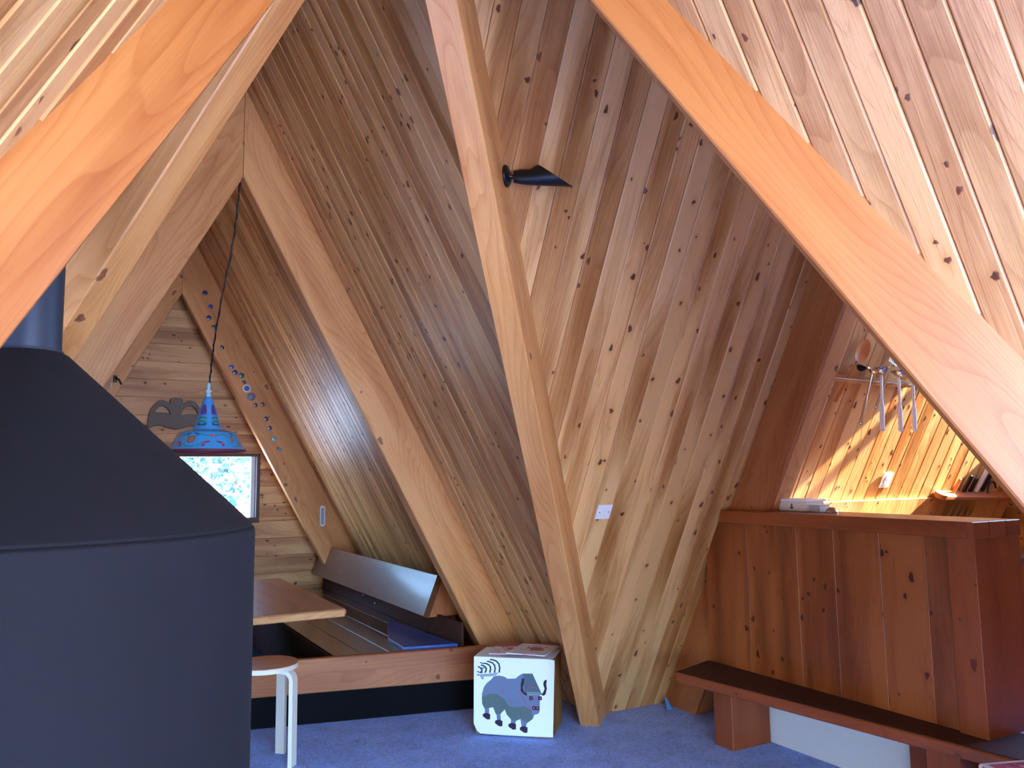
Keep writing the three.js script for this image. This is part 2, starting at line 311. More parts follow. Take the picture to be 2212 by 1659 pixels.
// ------------------------------------------------------------------ beams and rafters
function beamThing(name, label, geo, mat, group) {
  const m = shadows(new THREE.Mesh(geo, mat)); m.name = numbered(name); m.userData = { label, category: 'beam' }; if (group) m.userData.group = group; scene.add(m); return m;
}
const UNDER = plane(Y, V(0, 0.0, 0));
function valleyBeam(sx, sz, b, e2a, e2b, shift, mat, label, k0 = 0, k1 = 0, stop = 0.35) {
  const v = V(sx * SS, -HH, sz * SS).normalize(), g = V(sx, 0, sz).normalize();
  const e2 = g.clone().multiplyScalar(-HH).addScaledVector(Y, -SS * Math.SQRT2).normalize(), e1 = v.clone().cross(e2);
  const top = plane(g, PEAK.clone().addScaledVector(g, stop * 0.2));
  return beamThing('valley_beam', label, prism(rect(shift - b / 2, shift + b / 2, e2a, e2b, 0.005), PEAK.clone().addScaledVector(e2, k0), v.clone().addScaledVector(e2, k1), e1, e2, top, UNDER), mat);
}
valleyBeam(1, -1, 0.118, -0.06, 0.18, 0, M.beam, 'slender upright valley beam in the middle of the picture, carrying the black spotlight');
valleyBeam(-1, -1, 0.118, -0.06, 0.18, 0, M.beam, 'sloping beam just right of the stovepipe, running behind the fireplace hood');
valleyBeam(-1, 1, 0.118, -0.05, 0.226, 0.004, M.beamWarm, 'wide orange beam crossing the upper left corner in front of the stovepipe', -0.0576, 0.0235);
valleyBeam(1, 1, 0.055, -0.05, 0.195, -0.032, M.beamWarm, 'broad pale orange beam crossing the upper right, above the kitchen opening', -0.0986, 0.0476);
function rafterLeg(side, z0, z1, depth, mat, name, label) {
  const s = slopes[side], O = V(CX + (side === 'right' ? SS : -SS), 0, 0);
  const apex = plane(X, V(CX + (side === 'right' ? 0.0015 : -0.0015), 0, 0));
  return beamThing(name, label, prism(rect(z0, z1, -0.02, depth, 0.005), O, s.t, Z, s.n, UNDER, apex), mat);
}
rafterLeg('right', -2.75, -2.64, 0.266, M.beamPale, 'rafter', 'pale pinkish rafter leaning right, its foot behind the yak-printed box');
rafterLeg('left', -2.75, -2.64, 0.27, M.beamPale, 'rafter', 'pinkish rafter leaning left down to the hood, paired with the one above the yak box');
rafterLeg('right', -5.73, -5.62, 0.325, M.beam, 'rafter', 'farthest rafter on the right of the nook, dotted with small round badges');
rafterLeg('left', -5.73, -5.62, 0.325, M.beam, 'rafter', 'farthest rafter on the left of the nook, with a small dark hook on it');
{ // pale timber, with a red-brown board added to darken its deeply shaded room side
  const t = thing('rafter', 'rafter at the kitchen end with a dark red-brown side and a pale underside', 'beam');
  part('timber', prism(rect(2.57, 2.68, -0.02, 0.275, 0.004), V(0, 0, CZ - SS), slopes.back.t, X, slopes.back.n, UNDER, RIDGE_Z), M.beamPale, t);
  part('shade_board', prism(rect(2.545, 2.569, 0.001, 0.277, 0.003), V(0, 0, CZ - SS), slopes.back.t, X, slopes.back.n, UNDER, RIDGE_Z), M.rafterRed, t, 'dark red-brown board darkening the shaded side');
}

// ------------------------------------------------------------------ kitchen bar with bench
{
  const t = thing('kitchen_bar', 'dark red-stained bar counter with a panelled front and a square end post', 'counter', [0, 0, 0]);
  const zA = -1.33, zB = 0.2, h = 1.27;
  part('counter_top', block(2.462, 2.81, 1.198, h, zA, zB - 0.03), M.stain, t);
  const ends = [[2.462, 2.575], [2.58, 2.7], [2.705, 2.81]];
  for (const [a, b] of ends) part('end_block', block(a, b, 1.198, h, zB - 0.029, zB, 0.003), M.stain, t);
  part('end_post', block(2.47, 2.805, 0.371, 1.197, zB - 0.13, zB - 0.004), M.stain, t);
  const seams = [-1.5, -1.157, -0.794, -0.553, -0.287, -0.05, 0.075];
  for (let i = 0; i < seams.length - 1; i++) part('panel_board', block(2.492, 2.52, 0.371, 1.197, seams[i] + 0.001, seams[i + 1] - 0.001, 0.0018), M.panel, t);
  part('base_wall', block(2.56, 2.74, 0, 0.317, -1.55, -0.2), M.plaster, t, 'low white plaster base under the bench');
  part('base_panel', block(2.5, 2.74, 0, 0.317, -0.2, zB - 0.01), M.stain, t);
}
{
  const t = thing('bench', 'long low plank bench fixed along the front of the dark bar counter', 'bench', [0, 0, 0]);
  const A = V(2.135, 0, -1.385), B = V(2.35, 0, 0.46), d = B.clone().sub(A).normalize(), e = V(d.z, 0, -d.x);
  part('seat', prism(rect(0.0, 0.37, 0.318, 0.37, 0.006), A, d, e, Y, plane(V(0.35, 0, 1), A), plane(Z, B)), M.stain, t);
  part('seat_top', prism(rect(0.008, 0.36, 0.3702, 0.374, 0.001), A, d, e, Y, plane(V(0.35, 0, 1), A), plane(Z, B)), M.darkWood, t, 'dark seat surface');  // thin top face, much darker than the rest of the seat
  part('support', block(2.275, 2.556, 0, 0.317, -1.245, -1.1, 0.005), M.stain, t);
  part('support', block(2.36, 2.57, 0, 0.317, -0.02, 0.14, 0.005), M.stain, t);
}
// kitchen worktop along the far slope, behind the bar
{
  const t = thing('kitchen_worktop', 'pale kitchen worktop on a cabinet behind the bar, under the hanging utensils', 'worktop');
  const cut = plane(slopes.back.n, slopes.back.O.clone().addScaledVector(slopes.back.n, 0.016));
  part('worktop', prism([[2.83, 0.86], [5.4, 0.86], [5.4, 0.9], [2.83, 0.9]], V(0, 0, 0), Z, X, Y, cut, plane(Z, V(0, 0, -0.85))), new THREE.MeshStandardMaterial({ color: 0x6a5038, roughness: 0.4 }), t);
  part('cabinet', prism([[2.85, 0], [5.38, 0], [5.38, 0.859], [2.85, 0.859]], V(0, 0, 0), Z, X, Y, cut, plane(Z, V(0, 0, -0.9))), M.panel, t);
  part('splash_board', prism([[2.7, 0.002], [5.4, 0.002], [5.4, 0.018], [2.7, 0.018]], slopes.back.O, slopes.back.t, X, slopes.back.n, plane(Y, V(0, 0.905, 0)), plane(slopes.back.t, slopes.back.O.clone().addScaledVector(slopes.back.t, 1.3 * SL / HH))), pineTones[2], t);
}

// ------------------------------------------------------------------ dining nook
{
  const t = thing('dining_platform', 'raised built-in wooden seating platform with a deep front board above a black skirting', 'platform');
  const A = V(-1.6, 0, -3.18), B = V(1.52, 0, -2.494), d = B.clone().sub(A).normalize(), e = V(d.z, 0, -d.x);    // e points back into the nook
  part('front_board', bar(A, B, e.clone().negate(), Y, -0.045, 0, 0.187, 0.392, 0.005), M.fascia, t);
  part('skirting', bar(A, B, e.clone().negate(), Y, -0.09, -0.03, 0, 0.186, 0.003), M.darkSkirt, t);
  const front = plane(e, A.clone().addScaledVector(e, 0.046));
  for (let i = 0; i < 5; i++) { const a = 0.575 + i * 0.17; part('deck_board', prism(rect(a, a + 0.168, 0.355, 0.38, 0.002), V(0, 0, 0), Z, X, Y, plane(Z, V(0, 0, -5.9)), front), M.deck, t); }
  part('pit_side', prism(rect(0.56, 0.575, 0.03, 0.37, 0.002), V(0, 0, 0), Z, X, Y, plane(Z, V(0, 0, -5.9)), front), M.darkWood, t);
  part('pit_floor', prism(rect(-1.5, 0.56, 0.0, 0.03, 0.002), V(0, 0, 0), Z, X, Y, plane(Z, V(0, 0, -5.9)), front), M.darkSkirt, t);
}
{
  const t = thing('settle', 'long leaning wooden backrest board on the right of the nook, sheened blue by the window', 'settle');
  const A = V(0, 0, -5.9), B = V(0, 0, -3.0), w = V(0.365, 0.93, 0).normalize(), n = V(0.93, -0.365, 0).normalize();
  const O = V(1.262, 0.527, 0);
  part('back_board', prism(rect(0, 0.294, 0, 0.045, 0.004), O, Z, w, n, plane(Z, A), plane(Z, B)), M.board, t);
  const tri = new THREE.Shape([new THREE.Vector2(1.29, 0.515), new THREE.Vector2(1.72, 0.515), new THREE.Vector2(1.58, 0.8), new THREE.Vector2(1.40, 0.79)]);
  const g = new THREE.ExtrudeGeometry(tri, { depth: 0.02, bevelEnabled: false }); g.translate(0, 0, -3.03); const u = g.attributes.uv; for (let i = 0; i < u.count; i++) u.setXY(i, u.getX(i) / 1.2, u.getY(i) / 2.4);
  part('end_panel', g, M.fascia, t);
  part('dark_panel', prism(rect(0, 0.02, 0.381, 0.53, 0.002), V(1.37, 0, 0), Z, X, Y, plane(Z, A), plane(Z, V(0, 0, -2.62))), M.darkWood, t);  // dark support board, run on near-black to fill the dark gap under the backrest
  for (const [y, z] of [[0.47, -4.6], [0.44, -4.3]]) part('screw', place(new THREE.SphereGeometry(0.009, 10, 6), 1.366, y, z), M.chrome, t);
}
{
  const t = thing('blue_slab', 'flat slab on the nook bench behind the platform edge, coloured blue for the window reflection', 'board', [0, 0.383, 0]);
  const P = [[1.262, -3.7], [1.02, -3.03], [1.0, -2.7], [1.344, -2.62]];
  const sh = new THREE.Shape(P.map(([x, z]) => new THREE.Vector2(x, -z)));
  const g = new THREE.ExtrudeGeometry(sh, { depth: 0.018, bevelEnabled: true, bevelSize: 0.003, bevelThickness: 0.003, bevelSegments: 1 }); g.rotateX(-Math.PI / 2);
  part('board', g, M.blueSheen, t);  // the blue window reflection is put into the slab colour
}
{
  const t = thing('dining_table', 'low wooden dining table with a pale edge, in the sunken nook under the hanging lamp', 'table');
  part('table_top', prism([[-1.0, 0.61], [0.64, 0.61], [0.66, 0.63], [0.66, 0.648], [0.652, 0.66], [-1.0, 0.66]], V(0, 0, 0), Z, X, Y, plane(Z, V(0, 0, -4.65)), plane(Z, V(0, 0, -2.82))), M.table, t);
  part('edge_strip', block(-1.0, 0.645, 0.612, 0.658, -2.822, -2.802, 0.006), M.beamPale, t);
  for (const z of [-4.3, -3.2]) part('trestle', block(-0.45, 0.1, 0.03, 0.61, z - 0.04, z + 0.04), M.darkWood, t);
}
{ // three-legged stool, half hidden by the fireplace
  const cx = 0.032, cz = -2.215, h = 0.515, r = 0.172;
  const t = thing('stool', 'round birch stool with bent legs, partly hidden behind the dark fireplace', 'stool', [cx, 0, cz]);
  part('seat', place(new THREE.CylinderGeometry(r - 0.003, r - 0.003, 0.004, 48), 0, h, 0), M.seat, t);
  part('seat_edge', place(new THREE.CylinderGeometry(r, r, 0.024, 48), 0, h - 0.014, 0), M.birch, t, 'pale seat rim');
  for (const ang of [0.75, -0.8, 3.1]) { // each leg: a flat strip that bends over under the seat
    const dx = Math.cos(ang), dz = Math.sin(ang), pts = [], rb = 0.045, out = 0.168, topY = h - 0.038;
    for (const [q, y] of [[out - 0.15, topY], [out - rb, topY], [out - rb * 0.62, topY - rb * 0.075], [out - rb * 0.3, topY - rb * 0.3], [out - rb * 0.075, topY - rb * 0.62], [out, topY - rb], [out, 0.0]]) pts.push([q, y]);
    const w = 0.026, th = 0.011, pos = [], idx = [], side = V(-dz, 0, dx);
    pts.forEach(([q, y], i) => {
      const a = pts[Math.max(0, i - 1)], b = pts[Math.min(pts.length - 1, i + 1)], tx = b[0] - a[0], ty = b[1] - a[1], L = Math.hypot(tx, ty), nx = -ty / L, ny = tx / L;
      for (const [s, k] of [[-w, -th], [w, -th], [w, th], [-w, th]]) pos.push(dx * (q + nx * k) + side.x * s, y + ny * k, dz * (q + nx * k) + side.z * s);
      if (i) for (let k = 0; k < 4; k++) { const A = (i - 1) * 4 + k, B = (i - 1) * 4 + (k + 1) % 4; idx.push(A, B, B + 4, A, B + 4, A + 4); }
    });
    idx.push(0, 2, 1, 0, 3, 2); const e = (pts.length - 1) * 4; idx.push(e, e + 1, e + 2, e, e + 2, e + 3);
    let g = new THREE.BufferGeometry(); g.setAttribute('position', new THREE.Float32BufferAttribute(pos, 3)); g.setIndex(idx); g = g.toNonIndexed(); g.computeVertexNormals();
    const uv = []; for (let i = 0; i < g.attributes.position.count; i++) uv.push(g.attributes.position.getX(i) * 0.8, g.attributes.position.getY(i) * 0.4); g.setAttribute('uv', new THREE.Float32BufferAttribute(uv, 2));
    part('leg', g, M.birch, t);
  }
}
// ------------------------------------------------------------------ yak box
{
  const f = V(0.74, 0, 0.6726), g0 = V(0.6726, 0, -0.74), L = V(1.215, 0, -2.09), W = 0.455, D = 0.31, Hh = 0.415;
  const t = thing('storage_box', 'wooden cube box under a white cloth printed with a grey yak', 'box', [L.x, 0, L.z]);
  const corner = (a, b, y) => f.clone().multiplyScalar(a).addScaledVector(g0, b).add(V(0, y, 0));
  const boardM = wood([0.5, 0.47, 0.36], 0.6, firMap, firBump, 0, 0.0006);
  part('side_panel', bar(corner(0, 0, 0), corner(0, 0, Hh), g0, f, 0, D, 0, 0.016), boardM, t);
  part('side_panel', bar(corner(0, 0, 0), corner(0, 0, Hh), g0, f, 0, D, W - 0.016, W), boardM, t);
  part('back_panel', bar(corner(0, 0, 0), corner(0, 0, Hh), g0, f, D - 0.016, D, 0.016, W - 0.016), boardM, t);
  part('front_panel', bar(corner(0, 0, 0), corner(0, 0, Hh), g0, f, 0, 0.016, 0.016, W - 0.016), boardM, t);
  part('lid', bar(corner(0, 0, 0), corner(W, 0, 0), g0, Y, 0, D, Hh, Hh + 0.014), boardM, t);
  const yak = canvasTex(1024, 1024, (c, w, h) => {
    c.fillStyle = '#f3f6f6'; c.fillRect(0, 0, w, h);
    // positions measured on the cloth, as fractions of its width and height
    const P = (x, y) => [(x - 190) / 1110 * w, (y - 300 - (x - 190) * 0.075) / 1120 * h];
    const poly = (pts, col) => { c.fillStyle = col; c.beginPath(); pts.forEach((p, i) => { const [x, y] = P(...p); i ? c.lineTo(x, y) : c.moveTo(x, y); }); c.closePath(); c.fill(); };
    const line = (pts, col, lw) => { c.strokeStyle = col; c.lineWidth = lw; c.beginPath(); pts.forEach((p, i) => { const [x, y] = P(...p); i ? c.lineTo(x, y) : c.moveTo(x, y); }); c.stroke(); };
    const body = '#6e7a92', shade = '#5c6c68', dark = '#2a2634', hoof = '#33263a', red = '#b0525e';
    poly([[305, 860], [330, 760], [370, 700], [430, 650], [470, 600], [540, 590], [620, 610], [660, 640], [770, 640], [830, 590], [870, 570], [1000, 575], [1110, 820], [1110, 1130], [1090, 1160], [1040, 1170], [1020, 1230], [940, 1290], [930, 1340], [870, 1350], [850, 1230], [790, 1250], [780, 1300], [715, 1300], [720, 1230], [660, 1160], [630, 1085], [570, 1150], [580, 1240], [525, 1240], [515, 1150], [465, 1050], [410, 1060], [410, 1150], [345, 1150], [350, 1080], [310, 1000]], body);
    poly([[305, 900], [420, 850], [520, 860], [620, 930], [670, 1010], [700, 1040], [800, 1060], [900, 1040], [1000, 1110], [1020, 1230], [940, 1290], [850, 1215], [790, 1250], [720, 1230], [660, 1160], [630, 1085], [570, 1150], [505, 1150], [465, 1045], [350, 1060], [310, 1000]], shade);
    poly([[870, 570], [1000, 575], [1060, 720], [1110, 820], [1120, 850], [1090, 890], [930, 880], [890, 800], [885, 650]], '#566670');
    for (let k = 0; k < 700; k++) { const x = rr(310, 1010), y = rr(860, 1240); c.fillStyle = rnd() < 0.5 ? 'rgba(60,84,92,.5)' : 'rgba(120,140,130,.5)'; const [a, b] = P(x, y), d = c.getImageData ? 1 : 1; if (y < 1040 && y > 880 + Math.abs(x - 420) * 0.1) c.fillRect(a, b, 7 * d, 5); }
    poly([[925, 840], [1130, 850], [1150, 890], [920, 885]], '#7f9290'); line([[930, 860], [1140, 868]], '#4c6a68', 5);
    for (const [x, y] of [[375, 1140], [550, 1240], [740, 1290], [900, 1340]]) poly([[x - 35, y - 5], [x + 5, y - 10], [x + 52, y + 10], [x + 50, y + 85], [x + 5, y + 85], [x - 55, y + 40], [x - 55, y + 10]], hoof);
    poly([[860, 640], [890, 640], [885, 720], [870, 780], [890, 830], [930, 860], [935, 895], [900, 880], [845, 820], [845, 720]], dark);
    poly([[1180, 670], [1197, 675], [1190, 740], [1200, 800], [1185, 880], [1160, 900], [1130, 890], [1150, 855], [1170, 800], [1150, 740], [1155, 690]], dark);
    for (const [x, y] of [[990, 930], [1110, 935]]) { poly([[x - 28, y - 28], [x + 20, y - 28], [x + 30, y + 26], [x - 24, y + 30]], '#4a2c40'); poly([[x - 4, y - 6], [x + 8, y - 6], [x + 8, y + 10], [x - 4, y + 10]], '#c06a70'); }
    poly([[1005, 1050], [1050, 1045], [1055, 1060], [1070, 1050], [1110, 1055], [1105, 1110], [1060, 1105], [1010, 1100]], '#4a2838'); for (const x of [1030, 1080]) poly([[x - 8, 1065], [x + 8, 1065], [x + 8, 1085], [x - 8, 1085]], '#b8808c');
    line([[595, 750], [598, 800], [575, 850]], red, 6); line([[715, 910], [700, 960], [715, 1015]], red, 6); line([[800, 820], [860, 850], [870, 950], [920, 990], [935, 1030]], red, 8); line([[930, 800], [975, 770], [1040, 775], [1085, 800]], red, 8); line([[970, 1030], [965, 1100]], red, 6);
    // the tail: dark stepped tufts over a grey end
    for (let k = 0; k < 5; k++) { // nested stepped arcs
      const pts = []; for (let i = 0; i <= 9; i++) { const q = i / 9, x0 = 415 - k * 42, y0 = 352 + k * 26, x1 = 575 - k * 60, y1 = 368 + k * 30, x2 = 540 - k * 66, y2 = 548; pts.push([(1 - q) * (1 - q) * x0 + 2 * q * (1 - q) * x1 + q * q * x2 + (i % 2) * 7, (1 - q) * (1 - q) * y0 + 2 * q * (1 - q) * y1 + q * q * y2]); }
      line(pts, '#333e4c', 19);
    }
    for (const [x, y] of [[278, 395], [258, 462], [236, 530]]) line([[x, y], [x + 50, y + 14], [x + 80, y + 8]], '#3c4856', 14);
    poly([[232, 565], [380, 560], [540, 545], [500, 590], [420, 600], [330, 600], [330, 640], [300, 640], [275, 590], [235, 600]], '#9aa8b2');
  });
  const clothM = new THREE.MeshStandardMaterial({ map: yak, roughness: 0.95, side: THREE.DoubleSide }), plainM = new THREE.MeshStandardMaterial({ color: 0xf3f6f6, roughness: 0.95, side: THREE.DoubleSide });
  // cloth: a sheet of some thickness hanging down the front, and a piece lying over the lid
  function sheet(nu, nv, at, m) {
    const pos = [], uv = [], idx = [], th = 0.003;
    for (let s = 0; s < 2; s++) for (let j = 0; j <= nv; j++) for (let i = 0; i <= nu; i++) { const p = at(i / nu, j / nv, s ? th : 0); pos.push(p.x, p.y, p.z); uv.push(i / nu, 1 - j / nv); }
    const W1 = nu + 1, N = W1 * (nv + 1);
    for (let j = 0; j < nv; j++) for (let i = 0; i < nu; i++) { const a = j * W1 + i; idx.push(a, a + W1, a + 1, a + 1, a + W1, a + W1 + 1, N + a, N + a + 1, N + a + W1, N + a + 1, N + a + W1 + 1, N + a + W1); }
    const rim = []; for (let i = 0; i < nu; i++) rim.push([i, i + 1], [nv * W1 + i + 1, nv * W1 + i]); for (let j = 0; j < nv; j++) rim.push([(j + 1) * W1, j * W1], [j * W1 + nu, (j + 1) * W1 + nu]);
    for (const [a, b] of rim) idx.push(a, b, N + b, a, N + b, N + a);
    const g = new THREE.BufferGeometry(); g.setAttribute('position', new THREE.Float32BufferAttribute(pos, 3)); g.setAttribute('uv', new THREE.Float32BufferAttribute(uv, 2)); g.setIndex(idx); g.computeVertexNormals(); return g;
  }
  const cloth = part('printed_cloth', sheet(24, 24, (u, v, th) => { const a = -0.005 + u * (W + 0.03 - 0.02 * v), y = Hh + 0.021 - v * (Hh + 0.012) + (u < 0.06 ? 0.05 * (0.06 - u) / 0.06 * v : 0); const out = 0.006 + 0.008 * v + 0.012 * Math.sin(u * 3.0 + 0.5) * v + (u > 0.93 ? (u - 0.93) * 0.25 * (1 - v) : 0); return corner(a, -out - th, Math.max(0.006, y)); }), clothM, t, 'white cloth printed with a grey yak');
  part('top_cloth', sheet(10, 10, (u, v, th) => corner(-0.004 + u * (W + 0.012), -0.008 + v * (D * 0.93), Hh + 0.017 + th + 0.003 * Math.sin(u * 9 + v * 4)), plainM, t), plainM, t);
  // two magazines lying on the box
  const cover = (seedC) => canvasTex(256, 320, (c, w, h) => { c.fillStyle = '#e6e0e0'; c.fillRect(0, 0, w, h); c.fillStyle = '#a83040'; c.fillRect(0, 0, w, seedC ? 40 : 90); c.strokeStyle = '#5a2030'; c.lineWidth = 5; for (let k = 0; k < 9; k++) { c.beginPath(); c.moveTo(rr(20, w - 60), rr(70, h - 30)); c.quadraticCurveTo(rr(0, w), rr(60, h), rr(60, w - 10), rr(70, h - 20)); c.stroke(); } c.fillStyle = '#b04a54'; c.beginPath(); c.ellipse(w * 0.6, h * 0.55, 50, 36, 0.4, 0, 7); c.fill(); });
  for (const [k, a, b, w, d, y, turn, lab] of [[0, 0.06, 0.05, 0.21, 0.27, Hh + 0.026, 0.1, 'pale magazine with a dark red picture, partly under the other, on the yak box'], [1, 0.2, 0.02, 0.24, 0.31, Hh + 0.034, -0.15, 'white magazine with red printing, topmost on the yak box']]) {
    const c = corner(a + w / 2, b + d / 2, 0), m = thing('magazine', lab, 'magazine', [L.x + c.x, y, L.z + c.z]);
    m.rotation.y = Math.atan2(-f.z, f.x) + turn;
    const g = new THREE.BoxGeometry(w, 0.007, d); const cm = new THREE.MeshPhysicalMaterial({ map: cover(k), roughness: 0.4 });
    part('cover', place(g, 0, 0.0035, 0), cm, m);
  }
}
// ------------------------------------------------------------------ fireplace with hood and stovepipe
{
  const ax = -1.06, az = -0.483;
  const t = thing('fireplace', 'free-standing dark steel fireplace with a conical hood and stovepipe on the left', 'fireplace', [ax, 0, az]);
  const R1 = 0.668, yT = 1.345;
  part('fire_drum', new THREE.LatheGeometry([[0, 0], [R1 - 0.01, 0], [R1, 0.01], [R1, yT - 0.012], [R1 - 0.004, yT], [R1 - 0.03, yT]].map(([a, b]) => new THREE.Vector2(a, b)), 96), M.steel, t);
  part('hood', new THREE.LatheGeometry([[R1 - 0.03, yT - 0.01], [R1 - 0.008, yT], [R1 - 0.012, yT + 0.012], [0.115, 1.872], [0.1, 1.88]].map(([a, b]) => new THREE.Vector2(a, b)), 96), M.steel, t);
  part('stovepipe', new THREE.LatheGeometry([[0.1, 1.86], [0.1, 1.885], [0.094, 1.89], [0.09, 3.3], [0, 3.3]].map(([a, b]) => new THREE.Vector2(a, b)), 64), M.pipe, t);
}
// ------------------------------------------------------------------ hanging lamp
{
  const LX = -0.155, LZ = -3.2;
  const t = thing('pendant_lamp', 'light blue bell-shaped hanging lamp painted with folk flowers', 'lamp', [LX, 0, LZ]);
  function shade(pts, map) {
    const V2 = pts.map(([a, b]) => new THREE.Vector2(a, b)), g = new THREE.LatheGeometry(V2, 72); let len = [0];
    for (let i = 1; i < V2.length; i++) len.push(len[i - 1] + V2[i].distanceTo(V2[i - 1]));
    const u = g.attributes.uv; for (let i = 0; i < u.count; i++) u.setY(i, len[i % V2.length] / len[len.length - 1]);
    return [g, new THREE.MeshPhysicalMaterial({ map, roughness: 0.35, clearcoat: 0.4, side: THREE.DoubleSide })];
  }
  const blue = '#4a9ee2';
  const coneTex = canvasTex(1024, 512, (c, w, h) => {
    c.fillStyle = blue; c.fillRect(0, 0, w, h);
    for (let k = 0; k < 5; k++) {
      const x = (k + 0.5) * w / 5, petal = (dx, col, wd, rot) => { c.fillStyle = col; c.save(); c.translate(x + dx, h * 0.42); c.rotate(rot); c.beginPath(); c.ellipse(0, 0, wd, 78, 0, 0, 7); c.fill(); c.restore(); };
      petal(-38, '#b03a56', 20, 0.16); petal(38, '#b03a56', 20, -0.16); petal(-18, '#3846a0', 20, 0.08); petal(18, '#3846a0', 20, -0.08); petal(0, '#2c55b4', 14, 0);
      for (const [yy, s] of [[0.66, 1], [0.77, 1], [0.85, -1]]) for (const d of [-1, 1]) { c.fillStyle = yy < 0.8 ? '#1f8a66' : '#1c5a74'; c.beginPath(); c.ellipse(x + d * 34, h * yy, 40, 15, d * 0.25 * s, 0, 7); c.fill(); }
    }
  });
  const skirtTex = canvasTex(2048, 320, (c, w, h) => {
    c.fillStyle = '#4aa8e4'; c.fillRect(0, 0, w, h);
    c.translate(0, h * 0.37); c.scale(1, 0.63);      // the flat shoulder above stays plain
    for (let k = 0; k < 5; k++) {
      const x0 = k * w / 5, L5 = w / 5;
      c.strokeStyle = '#1c7c58'; c.lineWidth = 15; c.setLineDash([13, 7]);
      c.beginPath(); c.moveTo(x0 + 30, h * 0.35); c.bezierCurveTo(x0 + L5 * 0.2, h * 0.02, x0 + L5 * 0.35, h * 0.3, x0 + L5 * 0.47, h * 0.24); c.stroke();
      c.beginPath(); c.moveTo(x0 + L5 * 0.58, h * 0.24); c.bezierCurveTo(x0 + L5 * 0.75, h * 0.3, x0 + L5 * 0.85, h * 0.02, x0 + L5 - 30, h * 0.35); c.stroke();
      c.beginPath(); c.moveTo(x0 - 60, h * 0.72); c.bezierCurveTo(x0 - 20, h * 0.95, x0 + 90, h * 0.9, x0 + 110, h * 0.62); c.stroke(); c.setLineDash([]);
      c.fillStyle = '#d0784a'; c.beginPath(); c.ellipse(x0, h * 0.46, 34, 60, 0.15, 0, 7); c.fill(); c.strokeStyle = '#8a3c44'; c.lineWidth = 7; c.stroke();
      for (const d of [0.5, 0.56]) { c.fillStyle = '#c24a4a'; c.beginPath(); c.arc(x0 + L5 * d, h * 0.25, 22, 0, 7); c.fill(); c.fillStyle = '#f2e2c0'; c.beginPath(); c.arc(x0 + L5 * d, h * 0.25, 9, 0, 7); c.fill(); }
      for (const d of [-1, 1]) { c.fillStyle = '#c83a5c'; c.beginPath(); c.ellipse(x0 + L5 * 0.53 + d * 62, h * 0.62, 36, 15, d * 0.35, 0, 7); c.fill(); c.beginPath(); c.ellipse(x0 + L5 * 0.53 + d * 92, h * 0.78, 15, 26, 0.2, 0, 7); c.fill(); }
      c.fillStyle = '#23508a'; for (const d of [-1, 1]) { c.beginPath(); c.ellipse(x0 + d * 46, h * 0.14, 34, 12, d * 0.3, 0, 7); c.fill(); }
    }
  });
  const [g1, m1] = shade([[0.093, 1.806], [0.078, 1.835], [0.052, 1.93], [0.028, 2.006], [0.02, 2.018], [0.012, 2.02]], coneTex);
  part('cone', g1, m1, t);
  const [g2, m2] = shade([[0.234, 1.678], [0.222, 1.695], [0.178, 1.776], [0.168, 1.788], [0.15, 1.793], [0.093, 1.806]], skirtTex);
  part('skirt', g2.rotateY(Math.PI / 5), m2, t);
  part('rim', place(new THREE.TorusGeometry(0.233, 0.009, 10, 72), 0, 1.669, 0, Math.PI / 2), new THREE.MeshStandardMaterial({ color: 0x7c3040, roughness: 0.5 }), t);
  const cap = new THREE.MeshPhysicalMaterial({ color: 0xbfe6f2, roughness: 0.3 });
  part('finial', new THREE.LatheGeometry([[0, 2.018], [0.016, 2.022], [0.017, 2.035], [0.009, 2.042], [0.02, 2.052], [0.02, 2.062], [0.009, 2.07], [0.012, 2.085], [0.012, 2.105], [0.004, 2.115], [0, 2.115]].map(([a, b]) => new THREE.Vector2(a, b)), 24), cap, t);
  part('bulb', place(new THREE.SphereGeometry(0.035, 20, 14), 0, 1.75, 0), M.white, t);
  part('lamp_holder', place(new THREE.CylinderGeometry(0.02, 0.02, 0.06, 16), 0, 1.81, 0), M.black, t);
  const P = [[-0.15, 2.11, -3.2], [-0.146, 2.25, -3.15], [-0.143, 2.365, -3.1], [-0.12, 2.65, -2.98], [-0.077, 2.976, -2.9], [-0.064, 3.2, -2.84], [-0.057, 3.385, -2.8]].map(([x, y, z]) => V(x - LX, y, z - LZ));
  part('cord', tube(P, 0.0045, 60, 6), M.black, t);
  // the chain twisted round the cord
  const tw = new THREE.CatmullRomCurve3(P), pts = []; for (let i = 0; i <= 80; i++) { const q = tw.getPoint(i / 80), a = i * 0.9; pts.push(V(q.x + Math.cos(a) * 0.006, q.y, q.z + Math.sin(a) * 0.006)); }
  part('chain', tube(pts, 0.0025, 160, 5), M.black, t);
  part('hook', place(new THREE.SphereGeometry(0.014, 12, 8), -0.057 - LX, 3.37, -2.79 - LZ), cap, t);
}
